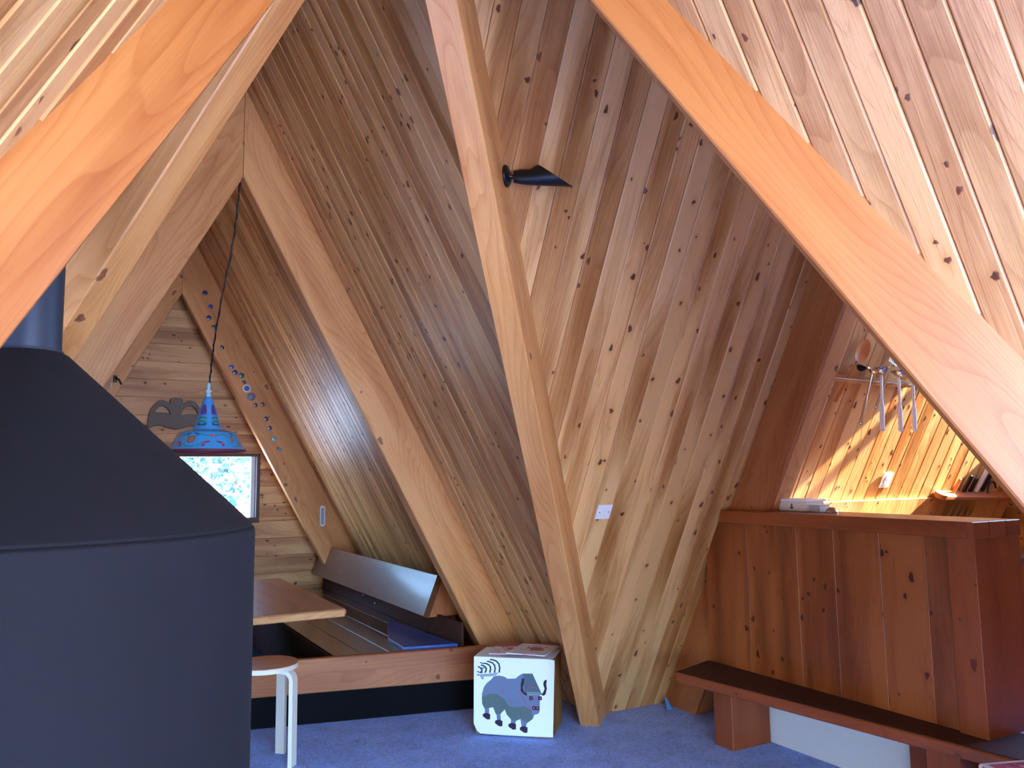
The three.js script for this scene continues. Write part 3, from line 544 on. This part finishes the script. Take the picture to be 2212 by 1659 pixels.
// ------------------------------------------------------------------ spotlight on the middle beam
{
  const P = V(0.613, 2.732, -0.535), n = V(Math.SQRT1_2, 0, Math.SQRT1_2);
  const t = thing('wall_spotlight', 'black bell-shaped spotlight on a round wall plate, fixed to the middle beam', 'spotlight', P.toArray());
  const q = new THREE.Quaternion().setFromUnitVectors(Y, n);
  part('wall_plate', new THREE.LatheGeometry([[0, 0], [0.046, 0], [0.046, 0.006], [0.04, 0.014], [0.016, 0.018], [0, 0.018]].map(([a, b]) => new THREE.Vector2(a, b)), 40).applyQuaternion(q), M.black, t);
  const c0 = V(0.03, -0.002, 0.015), c1 = V(0.056, -0.003, 0.031), c2 = V(0.09, -0.006, 0.05);
  part('arm', tube([V(0.008, 0, 0.008), c0, c1], 0.009, 12, 12), M.black, t);
  // bell: round neck lofted into a slanted open mouth
  const top = V(0.119, 0.05, 0.065), tip = V(0.245, -0.05, 0.134), mc = top.clone().add(tip).multiplyScalar(0.5), dm = tip.clone().sub(top).multiplyScalar(0.5), side = V(-0.446, -0.355, 0.824).normalize();
  const ringN = 32, rings = [], neckC = [c0, c1, c2], neckR = [0.026, 0.033, 0.035];
  neckC.forEach((c, k) => { const r = []; for (let i = 0; i < ringN; i++) { const a = i / ringN * 2 * Math.PI; r.push(c.clone().add(V(0, Math.cos(a) * neckR[k], 0)).addScaledVector(side, Math.sin(a) * neckR[k])); } rings.push(r); });
  const mouth = []; for (let i = 0; i < ringN; i++) { const a = i / ringN * 2 * Math.PI; mouth.push(mc.clone().addScaledVector(dm, -Math.cos(a)).addScaledVector(side, Math.sin(a) * 0.075)); } rings.push(mouth);
  const pos = [], idx = []; rings.forEach((r) => r.forEach((p) => pos.push(p.x, p.y, p.z)));
  const inner = rings.length; [...rings].reverse().forEach((r, k) => { const c = r.reduce((s, p) => s.add(p), V(0, 0, 0)).multiplyScalar(1 / ringN); r.forEach((p) => { const w = p.clone().lerp(c, k === 0 ? 0.02 : 0.1); pos.push(w.x, w.y, w.z); }); });
  for (let k = 0; k < inner * 2 - 1; k++) for (let i = 0; i < ringN; i++) { const a = k * ringN + i, b = k * ringN + (i + 1) % ringN; idx.push(a, b, b + ringN, a, b + ringN, a + ringN); }
  const g = new THREE.BufferGeometry(); g.setAttribute('position', new THREE.Float32BufferAttribute(pos, 3)); g.setIndex(idx); g.computeVertexNormals();
  const m = M.black.clone(); m.side = THREE.DoubleSide;
  part('shade', g, m, t);
}
// ------------------------------------------------------------------ plates and small things on slopes and rafters
function onBack(x, y, off = 0) { const k = y / HH; return V(x, y, CZ - SS * (1 - k)).addScaledVector(slopes.back.n, off); }
function wallPlate(name, label, category, x, y, w, h, detail) {
  const p = onBack(x, y, 0.001), t = thing(name, label, category, p.toArray());
  t.quaternion.setFromRotationMatrix(new THREE.Matrix4().makeBasis(X, slopes.back.t, slopes.back.n));
  part('plate', place(new RoundedBoxGeometry(w, h, 0.008, 3, 0.003), 0, 0, 0.006), M.white, t);
  detail(t); return t;
}
wallPlate('light_switch', 'white square switch plate on the knotty slope right of the middle beam', 'light switch', 1.622, 1.293, 0.094, 0.088, (t) => {
  part('rocker', place(new RoundedBoxGeometry(0.014, 0.02, 0.006, 2, 0.002), 0, 0, 0.011), M.white, t);
  for (const x of [-0.03, 0.03]) part('screw', place(new THREE.CylinderGeometry(0.003, 0.003, 0.003, 10), x, 0, 0.0105, Math.PI / 2), M.chrome, t);
});
wallPlate('wall_socket', 'white socket plate on the sunlit kitchen slope above the splash board', 'socket', 3.867, 1.43, 0.098, 0.112, (t) => {
  for (const y of [-0.022, 0.022]) part('outlet', place(new RoundedBoxGeometry(0.034, 0.028, 0.004, 2, 0.002), 0, y, 0.011), M.whitePaint, t);
});
// badges pinned to the farthest rafter
{
  const face = -5.62, grp = 'small round badges pinned to the farthest rafter';
  const list = [[0.131, 3.23, 0.024, 0x2c2c48], [0.184, 3.102, 0.022, 0x3a52a8], [0.172, 2.995, 0.024, 0x33345c], [0.219, 2.909, 0.02, 0x2c5444], [0.3, 2.72, 0.018, 0x40425c], [0.387, 2.539, 0.022, 0x5264b8], [0.422, 2.49, 0.024, 0x2c3470], [0.482, 2.464, 0.026, 0x3c6a54], [0.505, 2.398, 0.018, 0x4c4450], [0.532, 2.341, 0.038, 0xe4e8ee], [0.576, 2.263, 0.038, 0x5a6480], [0.617, 2.184, 0.02, 0x584a80], [0.682, 2.191, 0.02, 0x50485c], [0.719, 2.053, 0.022, 0x4c4048], [0.756, 1.965, 0.022, 0x46407c], [0.802, 1.86, 0.026, 0x7ab0b4], [0.86, 1.76, 0.016, 0x4a9cb8]];
  const where = ['topmost', 'second from the top', 'third from the top', 'fourth from the top, green,', 'fifth from the top, beside the lamp cord,', 'uppermost of the lower run', 'second of the lower run', 'third of the lower run, green,', 'small brown one just above the white-ringed badge', 'white-ringed blue, largest with its grey neighbour,', 'large grey, just below the white-ringed one,', 'small purple, left of a close pair', 'small grey, right of a close pair', 'dark brown, below the close pair', 'violet, third from the bottom', 'pale teal, second from the bottom', 'tiny light blue, lowest'];
  const ringM = new THREE.MeshPhysicalMaterial({ color: 0x3c56a0, roughness: 0.35 });
  list.forEach(([x, y, r, col], i) => {
    const b = thing('badge', `round badge on the farthest rafter, ${where[i].replace(/,$/, '')}`, 'badge', [x, y, face], grp);
    const m = new THREE.MeshPhysicalMaterial({ color: col, roughness: 0.35, clearcoat: 0.5 });
    part('disc', new THREE.LatheGeometry([[0, 0.006], [r * 0.8, 0.005], [r, 0.002], [r, 0], [0, 0]].map(([a, c]) => new THREE.Vector2(a, c)), 28).rotateX(Math.PI / 2), m, b);
    if (r > 0.03) part('centre', place(new THREE.CylinderGeometry(r * 0.66, r * 0.68, 0.003, 24), 0, 0, 0.0065, Math.PI / 2), i === 9 ? ringM : m, b);
  });
  const s = thing('wall_plate', 'narrow white rounded plate low on the farthest rafter, above the backrest', 'wall plate', [1.277, 1.11, face]);
  const oval = (w, h) => { const q = new THREE.Shape(); q.absarc(0, h / 2 - w / 2, w / 2, 0, Math.PI); q.absarc(0, -h / 2 + w / 2, w / 2, Math.PI, 2 * Math.PI); return q; };
  part('plate', new THREE.ExtrudeGeometry(oval(0.05, 0.2), { depth: 0.008, bevelEnabled: true, bevelSize: 0.002, bevelThickness: 0.002, bevelSegments: 2 }).translate(0, 0, 0.003), M.white, s);
  part('inset', new THREE.ExtrudeGeometry(oval(0.03, 0.165), { depth: 0.003, bevelEnabled: false }).translate(0, 0, 0.0132), new THREE.MeshPhysicalMaterial({ color: 0x9aa8bc, roughness: 0.3 }), s);
  const hk = thing('coat_hook', 'small dark hook with a pale drop on the farthest left rafter', 'hook', [-0.6, 2.37, face]);
  part('hook_plate', place(new RoundedBoxGeometry(0.03, 0.06, 0.01, 2, 0.004), 0, 0.01, 0.006), M.black, hk);
  part('hook_arm', tube([V(0.0, 0.02, 0.01), V(0.03, 0.0, 0.04), V(0.05, -0.04, 0.03)], 0.008, 12, 8), M.black, hk);
  part('drop', place(new THREE.SphereGeometry(0.013, 12, 10).scale(0.8, 2.2, 0.8), -0.03, -0.05, 0.012), new THREE.MeshPhysicalMaterial({ color: 0xbfe8e0, roughness: 0.2 }), hk);
}
// carved wooden yoke on the dining gable
{
  const t = thing('carved_yoke', 'grey carved wooden yoke with two arched openings on the nook wall', 'wall ornament', [-0.05, 2.1, W_END.back + 0.002]);
  const s = new THREE.Shape(); s.moveTo(-0.238, -0.135); s.bezierCurveTo(-0.245, -0.02, -0.215, 0.1, -0.14, 0.128); s.bezierCurveTo(-0.1, 0.135, -0.075, 0.1, -0.05, 0.098); s.lineTo(-0.05, 0.14); s.lineTo(-0.03, 0.155); s.lineTo(0.03, 0.155); s.lineTo(0.05, 0.14); s.lineTo(0.05, 0.098); s.bezierCurveTo(0.075, 0.1, 0.1, 0.135, 0.14, 0.128); s.bezierCurveTo(0.215, 0.1, 0.245, -0.02, 0.238, -0.135); s.quadraticCurveTo(0.2, -0.095, 0.12, -0.1); s.quadraticCurveTo(0.08, -0.115, 0, -0.135); s.quadraticCurveTo(-0.08, -0.115, -0.12, -0.1); s.quadraticCurveTo(-0.2, -0.095, -0.238, -0.135);
  for (const d of [-1, 1]) { const h = new THREE.Path(); h.moveTo(d * 0.045, -0.005); h.bezierCurveTo(d * 0.05, 0.06, d * 0.1, 0.092, d * 0.14, 0.085); h.bezierCurveTo(d * 0.17, 0.075, d * 0.19, 0.04, d * 0.195, 0.01); h.bezierCurveTo(d * 0.15, 0.005, d * 0.1, 0.015, d * 0.045, -0.005); s.holes.push(h); }
  const g = new THREE.ExtrudeGeometry(s, { depth: 0.05, bevelEnabled: true, bevelSize: 0.008, bevelThickness: 0.01, bevelSegments: 3, curveSegments: 16 }); g.translate(0, 0, 0.012);
  part('carving', g, M.greyWood, t);
}
// ------------------------------------------------------------------ utensils and knives in the kitchen
const rackB = (x, y, off) => onBack(x, y, off);
{
  const t = thing('utensil_rack', 'narrow wooden wall rail holding the hanging spoons and spatula in the kitchen', 'rack');
  part('rail', bar(rackB(2.75, 2.058, 0.005), rackB(3.72, 2.045, 0.005), slopes.back.t, slopes.back.n, -0.012, 0.012, 0, 0.075, 0.003), pineTones[3], t);
  for (const x of [2.9, 3.6]) part('bracket', place(new THREE.BoxGeometry(0.02, 0.03, 0.05), ...rackB(x, 2.03, 0.03).toArray()), M.fascia, t);
}
const toolM = { wood: wood([1.0, 0.82, 0.66], 0.6, firMap, firBump, 0, 0.0003), steel: M.chrome, white: M.plasticWhite };
function bowl(r, deep) { return new THREE.LatheGeometry([[0, -deep], [r * 0.5, -deep * 0.8], [r * 0.86, -deep * 0.35], [r, 0], [r * 0.96, 0.001], [r * 0.8, -deep * 0.3], [r * 0.45, -deep * 0.72], [0, -deep * 0.9]].map(([a, b]) => new THREE.Vector2(a, b)), 28); }
function utensil(name, label, cat, head, tail, handleR, handleM, makeHead) {
  const t = thing(name, label, cat, head.toArray(), 'kitchen utensils on the wall rail');
  const d = tail.clone().sub(head), q = new THREE.Quaternion().setFromUnitVectors(V(0, -1, 0), d.clone().normalize());
  const L = d.length(), g = new THREE.LatheGeometry([[0, 0], [handleR * 0.6, 0], [handleR * 0.55, -L * 0.35], [handleR * 0.62, -L * 0.5], [handleR, -L * 0.56], [handleR * 0.95, -L * 0.93], [handleR * 1.15, -L * 0.97], [0, -L]].map(([a, b]) => new THREE.Vector2(a, b)).reverse(), 14);
  part('handle', g.applyQuaternion(q), handleM, t);
  makeHead(t, q); return t;
}
{
  const spoonHead = (rx, ry, m) => (t, q) => { const g = bowl(1, 0.34).rotateX(Math.PI / 2).scale(rx, ry, rx); g.translate(0, ry * 0.9, 0); part('bowl', g.applyQuaternion(q), m, t); };
  utensil('wooden_spoon', 'long pale wooden spoon standing at the left end of the kitchen rail', 'spoon', V(3.1, 2.13, -0.82), V(2.985, 1.89, -0.9), 0.011, toolM.wood, spoonHead(0.055, 0.075, toolM.wood));
  utensil('ladle', 'small ladle beside the wooden spoon, second from the left on the rail', 'ladle', V(3.165, 2.075, -0.85), V(3.1, 1.86, -0.88), 0.007, toolM.wood, (t, q) => part('bowl', bowl(0.031, 0.03).rotateX(0.6).translate(-0.005, 0.03, 0.01), M.steel, t));
  utensil('serving_spoon', 'steel serving spoon with a dark handle, third on the rail', 'spoon', V(3.235, 2.07, -0.83), V(3.13, 1.755, -0.85), 0.009, M.chrome, (t, q) => part('bowl', bowl(0.034, 0.025).rotateX(0.5).translate(0.0, 0.02, 0.01), M.chrome, t));
  utensil('ladle', 'steel ladle with a white handle, first of the three white handles from the left', 'ladle', V(3.318, 2.06, -0.83), V(3.298, 1.72, -0.83), 0.0145, toolM.white, (t, q) => part('bowl', bowl(0.048, 0.04).translate(0.004, 0.045, 0.0), M.chrome, t));
  utensil('ladle', 'steel spoon with a white handle, middle of the three white handles', 'ladle', V(3.478, 2.05, -0.83), V(3.466, 1.72, -0.83), 0.0145, toolM.white, (t, q) => part('bowl', bowl(0.055, 0.04).translate(0.02, 0.045, 0.0), M.chrome, t));
  utensil('skimmer', 'white-handled utensil at the right end of the rail, beside the big beam', 'skimmer', V(3.612, 2.03, -0.83), V(3.598, 1.725, -0.83), 0.0145, toolM.white, (t, q) => part('bowl', bowl(0.04, 0.02).translate(0.02, 0.03, 0.0), M.chrome, t));
  utensil('spatula', 'slotted white spatula with a dark handle behind the middle white handle', 'spatula', V(3.41, 2.12, -0.82), V(3.31, 1.86, -0.88), 0.008, M.chrome, (t, q) => {
    for (let i = -2; i <= 2; i++) part('blade_strip', place(new RoundedBoxGeometry(0.009, 0.085, 0.004, 2, 0.0015), i * 0.0165, 0.06, 0).applyQuaternion(new THREE.Quaternion().setFromEuler(new THREE.Euler(0, 0, -0.45))), M.plasticWhite, t);
    for (const y of [0.018, 0.1]) part('blade_end', place(new RoundedBoxGeometry(0.078, 0.01, 0.004, 2, 0.0015), 0, y, 0).applyQuaternion(new THREE.Quaternion().setFromEuler(new THREE.Euler(0, 0, -0.45))), M.plasticWhite, t);
  });
}
{
  const t = thing('knife_rack', 'round-ended wooden knife rack low on the kitchen slope, at the right edge', 'knife rack');
  part('shelf', bar(rackB(4.47, 1.335, 0.002), rackB(5.38, 1.307, 0.002), slopes.back.t, slopes.back.n, -0.018, 0.018, 0, 0.09, 0.008), M.fascia, t);
  part('shelf_end', place(new THREE.CylinderGeometry(0.045, 0.045, 0.036, 24), 0, 0, 0).applyMatrix4(new THREE.Matrix4().makeBasis(X, slopes.back.t, slopes.back.n)).translate(...rackB(4.47, 1.335, 0.047).toArray()), M.fascia, t);
  const grp = 'knives in the kitchen knife rack';
  const K = [[4.6, 0.11, 0.010, 'wood', 'thin pale-handled knife at the left end of the knife rack'], [4.715, 0.135, 0.02, 'black', 'black-handled knife, left of the black pair in the rack'], [4.79, 0.11, 0.02, 'black', 'shorter black-handled knife, right of the black pair in the rack'], [4.86, 0.19, 0.018, 'white', 'white-handled knife standing tallest in the knife rack'], [4.935, 0.15, 0.019, 'black', 'dark-handled knife just right of the white-handled one']];
  for (const [x, h, r, mk, label] of K) {
    const p = rackB(x, 1.333, 0.045), k = thing('knife', label, 'knife', p.toArray(), grp);
    k.quaternion.setFromRotationMatrix(new THREE.Matrix4().makeBasis(X, slopes.back.t, slopes.back.n)); k.rotateZ(-0.12);
    part('handle', place(new RoundedBoxGeometry(r * 1.9, h, 0.018, 3, 0.007), 0, h / 2 + 0.02, 0), mk === 'white' ? M.plasticWhite : mk === 'black' ? M.black : toolM.wood, k);
    part('blade', place(new THREE.BoxGeometry(r * 1.7, 0.2, 0.003), 0, -0.08, 0), M.chrome, k);
  }
  const c = thing('hand_tool', 'curved dark handle sticking up near the right end of the knife rack', 'tool', rackB(5.02, 1.33, 0.045).toArray());
  part('hook', tube([V(0, -0.02, 0), V(0.02, 0.05, 0), V(0.06, 0.09, 0), V(0.1, 0.08, 0), V(0.115, 0.04, 0)], 0.007, 20, 8), M.black, c);
}
// ------------------------------------------------------------------ things standing on the bar
{
  const t = thing('food_tub', 'white lidded plastic tub with a green mark, at the rafter end of the bar', 'tub', [2.69, 1.271, -0.925]);
  const pl = new THREE.MeshPhysicalMaterial({ color: 0xf0eee8, roughness: 0.4, transmission: 0.15, thickness: 0 });
  part('tub', place(new RoundedBoxGeometry(0.15, 0.058, 0.2, 4, 0.012), 0, 0.029, 0), pl, t);
  part('lid', place(new RoundedBoxGeometry(0.162, 0.014, 0.212, 3, 0.005), 0, 0.062, 0), M.plasticWhite, t);
  const s = new THREE.Shape([[-0.008, -0.014], [0.008, -0.014], [0.012, -0.004], [0.004, 0.0], [0.006, 0.014], [-0.004, 0.014], [-0.003, 0.0], [-0.012, -0.006]].map(([a, b]) => new THREE.Vector2(a, b)));
  const g = new THREE.ExtrudeGeometry(s, { depth: 0.003, bevelEnabled: false }); g.rotateY(-Math.PI / 2); g.translate(-0.075, 0.03, 0.0);
  part('green_mark', g, new THREE.MeshStandardMaterial({ color: 0x0f7a5c, roughness: 0.5 }), t);
  const b = thing('small_box', 'small clear plastic box beside the white tub on the bar', 'box', [2.68, 1.271, -0.79]);
  part('box', place(new RoundedBoxGeometry(0.08, 0.036, 0.07, 3, 0.006), 0, 0.018, 0), new THREE.MeshPhysicalMaterial({ color: 0xf2f4f6, roughness: 0.3, transmission: 0.4, thickness: 0 }), b);
  part('lid', place(new RoundedBoxGeometry(0.084, 0.006, 0.074, 2, 0.002), 0, 0.039, 0), M.plasticWhite, b);
  const c = thing('bowl', 'small upturned steel bowl beside the clear box on the bar', 'bowl', [2.68, 1.271, -0.71]);
  part('bowl', new THREE.LatheGeometry([[0.034, 0], [0.036, 0.003], [0.03, 0.018], [0.014, 0.028], [0, 0.029]].map(([a, d]) => new THREE.Vector2(a, d)), 32), M.chrome, c);
}
// ------------------------------------------------------------------ red-topped low table at the bottom right, and the blue scrap at the rafter foot
{
  const t = thing('ottoman', 'low dark blue box seat with a red patterned cloth top, cut by the corner', 'ottoman', [2.056, 0, 0.41]);
  t.rotation.y = -Math.atan2(0.06, 0.176);
  const red = canvasTex(512, 512, (c, w, h) => { c.fillStyle = '#a84a58'; c.fillRect(0, 0, w, h); for (let k = 0; k < 90; k++) { c.fillStyle = ['#8e1c30', '#c89aa0', '#b8606c', '#98303e'][k % 4]; c.beginPath(); c.ellipse(rnd() * w, rnd() * h, rr(12, 40), rr(6, 16), rnd() * 3, 0, 7); c.fill(); } c.strokeStyle = '#d8c2bc'; c.lineWidth = 22; c.strokeRect(11, 11, w - 22, h - 22); });
  part('body', place(new RoundedBoxGeometry(0.5, 0.39, 0.5, 3, 0.01), 0.26, 0.195, 0.26), new THREE.MeshStandardMaterial({ color: 0x1c2244, roughness: 0.8 }), t);
  part('cloth', place(new RoundedBoxGeometry(0.53, 0.028, 0.53, 4, 0.012), 0.26, 0.405, 0.26), new THREE.MeshStandardMaterial({ map: red, roughness: 0.9 }), t);
  const b = thing('tape_scrap', 'small blue scrap of tape at the foot of the dark rafter', 'tape', [2.47, 0, -1.88]);
  const s = new THREE.Shape([[-0.012, 0.0], [0.03, 0.0], [0.01, 0.055], [-0.012, 0.085]].map(([x, y]) => new THREE.Vector2(x, y)));
  const g = new THREE.ExtrudeGeometry(s, { depth: 0.003, bevelEnabled: false }); g.rotateX(-0.25);
  part('scrap', g, new THREE.MeshStandardMaterial({ color: 0x4a86b8, roughness: 0.6 }), b);
}
// ------------------------------------------------------------------ outdoors: ground and trees beyond the windows
{
  const g = struct('ground');
  const p = new THREE.CylinderGeometry(70, 70, 0.2, 48); p.translate(0, -0.4, 0);
  part('bounce_ground', p, new THREE.MeshStandardMaterial({ color: 0xdcd2c2, roughness: 1 }), g);  // unseen ground kept pale to bounce warm sunlight up onto the slopes
  function tree(x, z, h, r, n, label) {
    const t = thing('tree', label, 'tree', [x, -0.3, z]);
    part('trunk', new THREE.CylinderGeometry(0.12, 0.2, h, 12).translate(0, h / 2, 0), new THREE.MeshStandardMaterial({ color: 0x5a4a3a, roughness: 0.9 }), t);
    const leaf = new THREE.BufferGeometry();
    leaf.setAttribute('position', new THREE.Float32BufferAttribute([0, 0, 0, 0.5, 0.08, 0.5, 0, 0, 1.2, 0, 0, 0, 0, 0, 1.2, -0.5, 0.08, 0.5], 3)); leaf.computeVertexNormals();
    const m = new THREE.InstancedMesh(leaf, new THREE.MeshPhysicalMaterial({ color: 0xffffff, roughness: 0.5, side: THREE.DoubleSide, transmission: 0.35, thickness: 0 }), n);
    const M4 = new THREE.Matrix4(), q = new THREE.Quaternion(), e = new THREE.Euler(), col = new THREE.Color();
    for (let i = 0; i < n; i++) {
      let p; do { p = V(rr(-1, 1), rr(-1, 1), rr(-1, 1)); } while (p.length() > 1 || p.length() < 0.35);
      e.set(rnd() * 6, rnd() * 6, rnd() * 6); q.setFromEuler(e); const s = rr(0.06, 0.13);
      M4.compose(V(p.x * r, h * 0.55 + p.y * h * 0.52, p.z * r), q, V(s, s, s)); m.setMatrixAt(i, M4);
      m.setColorAt(i, col.setRGB(rr(0.02, 0.1), rr(0.08, 0.16), rr(0.08, 0.13)));
    }
    m.name = 'leaves'; m.userData.kind = 'stuff'; m.castShadow = m.receiveShadow = true; t.add(m);
  }
  tree(0.3, -11, 5.4, 1.9, 9000, 'leafy tree seen bright through the right side of the nook window');
  tree(-2.6, -12, 5.6, 2.0, 6000, 'leafy tree farther left behind the nook window');
  tree(13, 2.5, 6, 2.2, 5000, 'tree outside beyond the kitchen gable');
}
renderer.render(scene, camera);
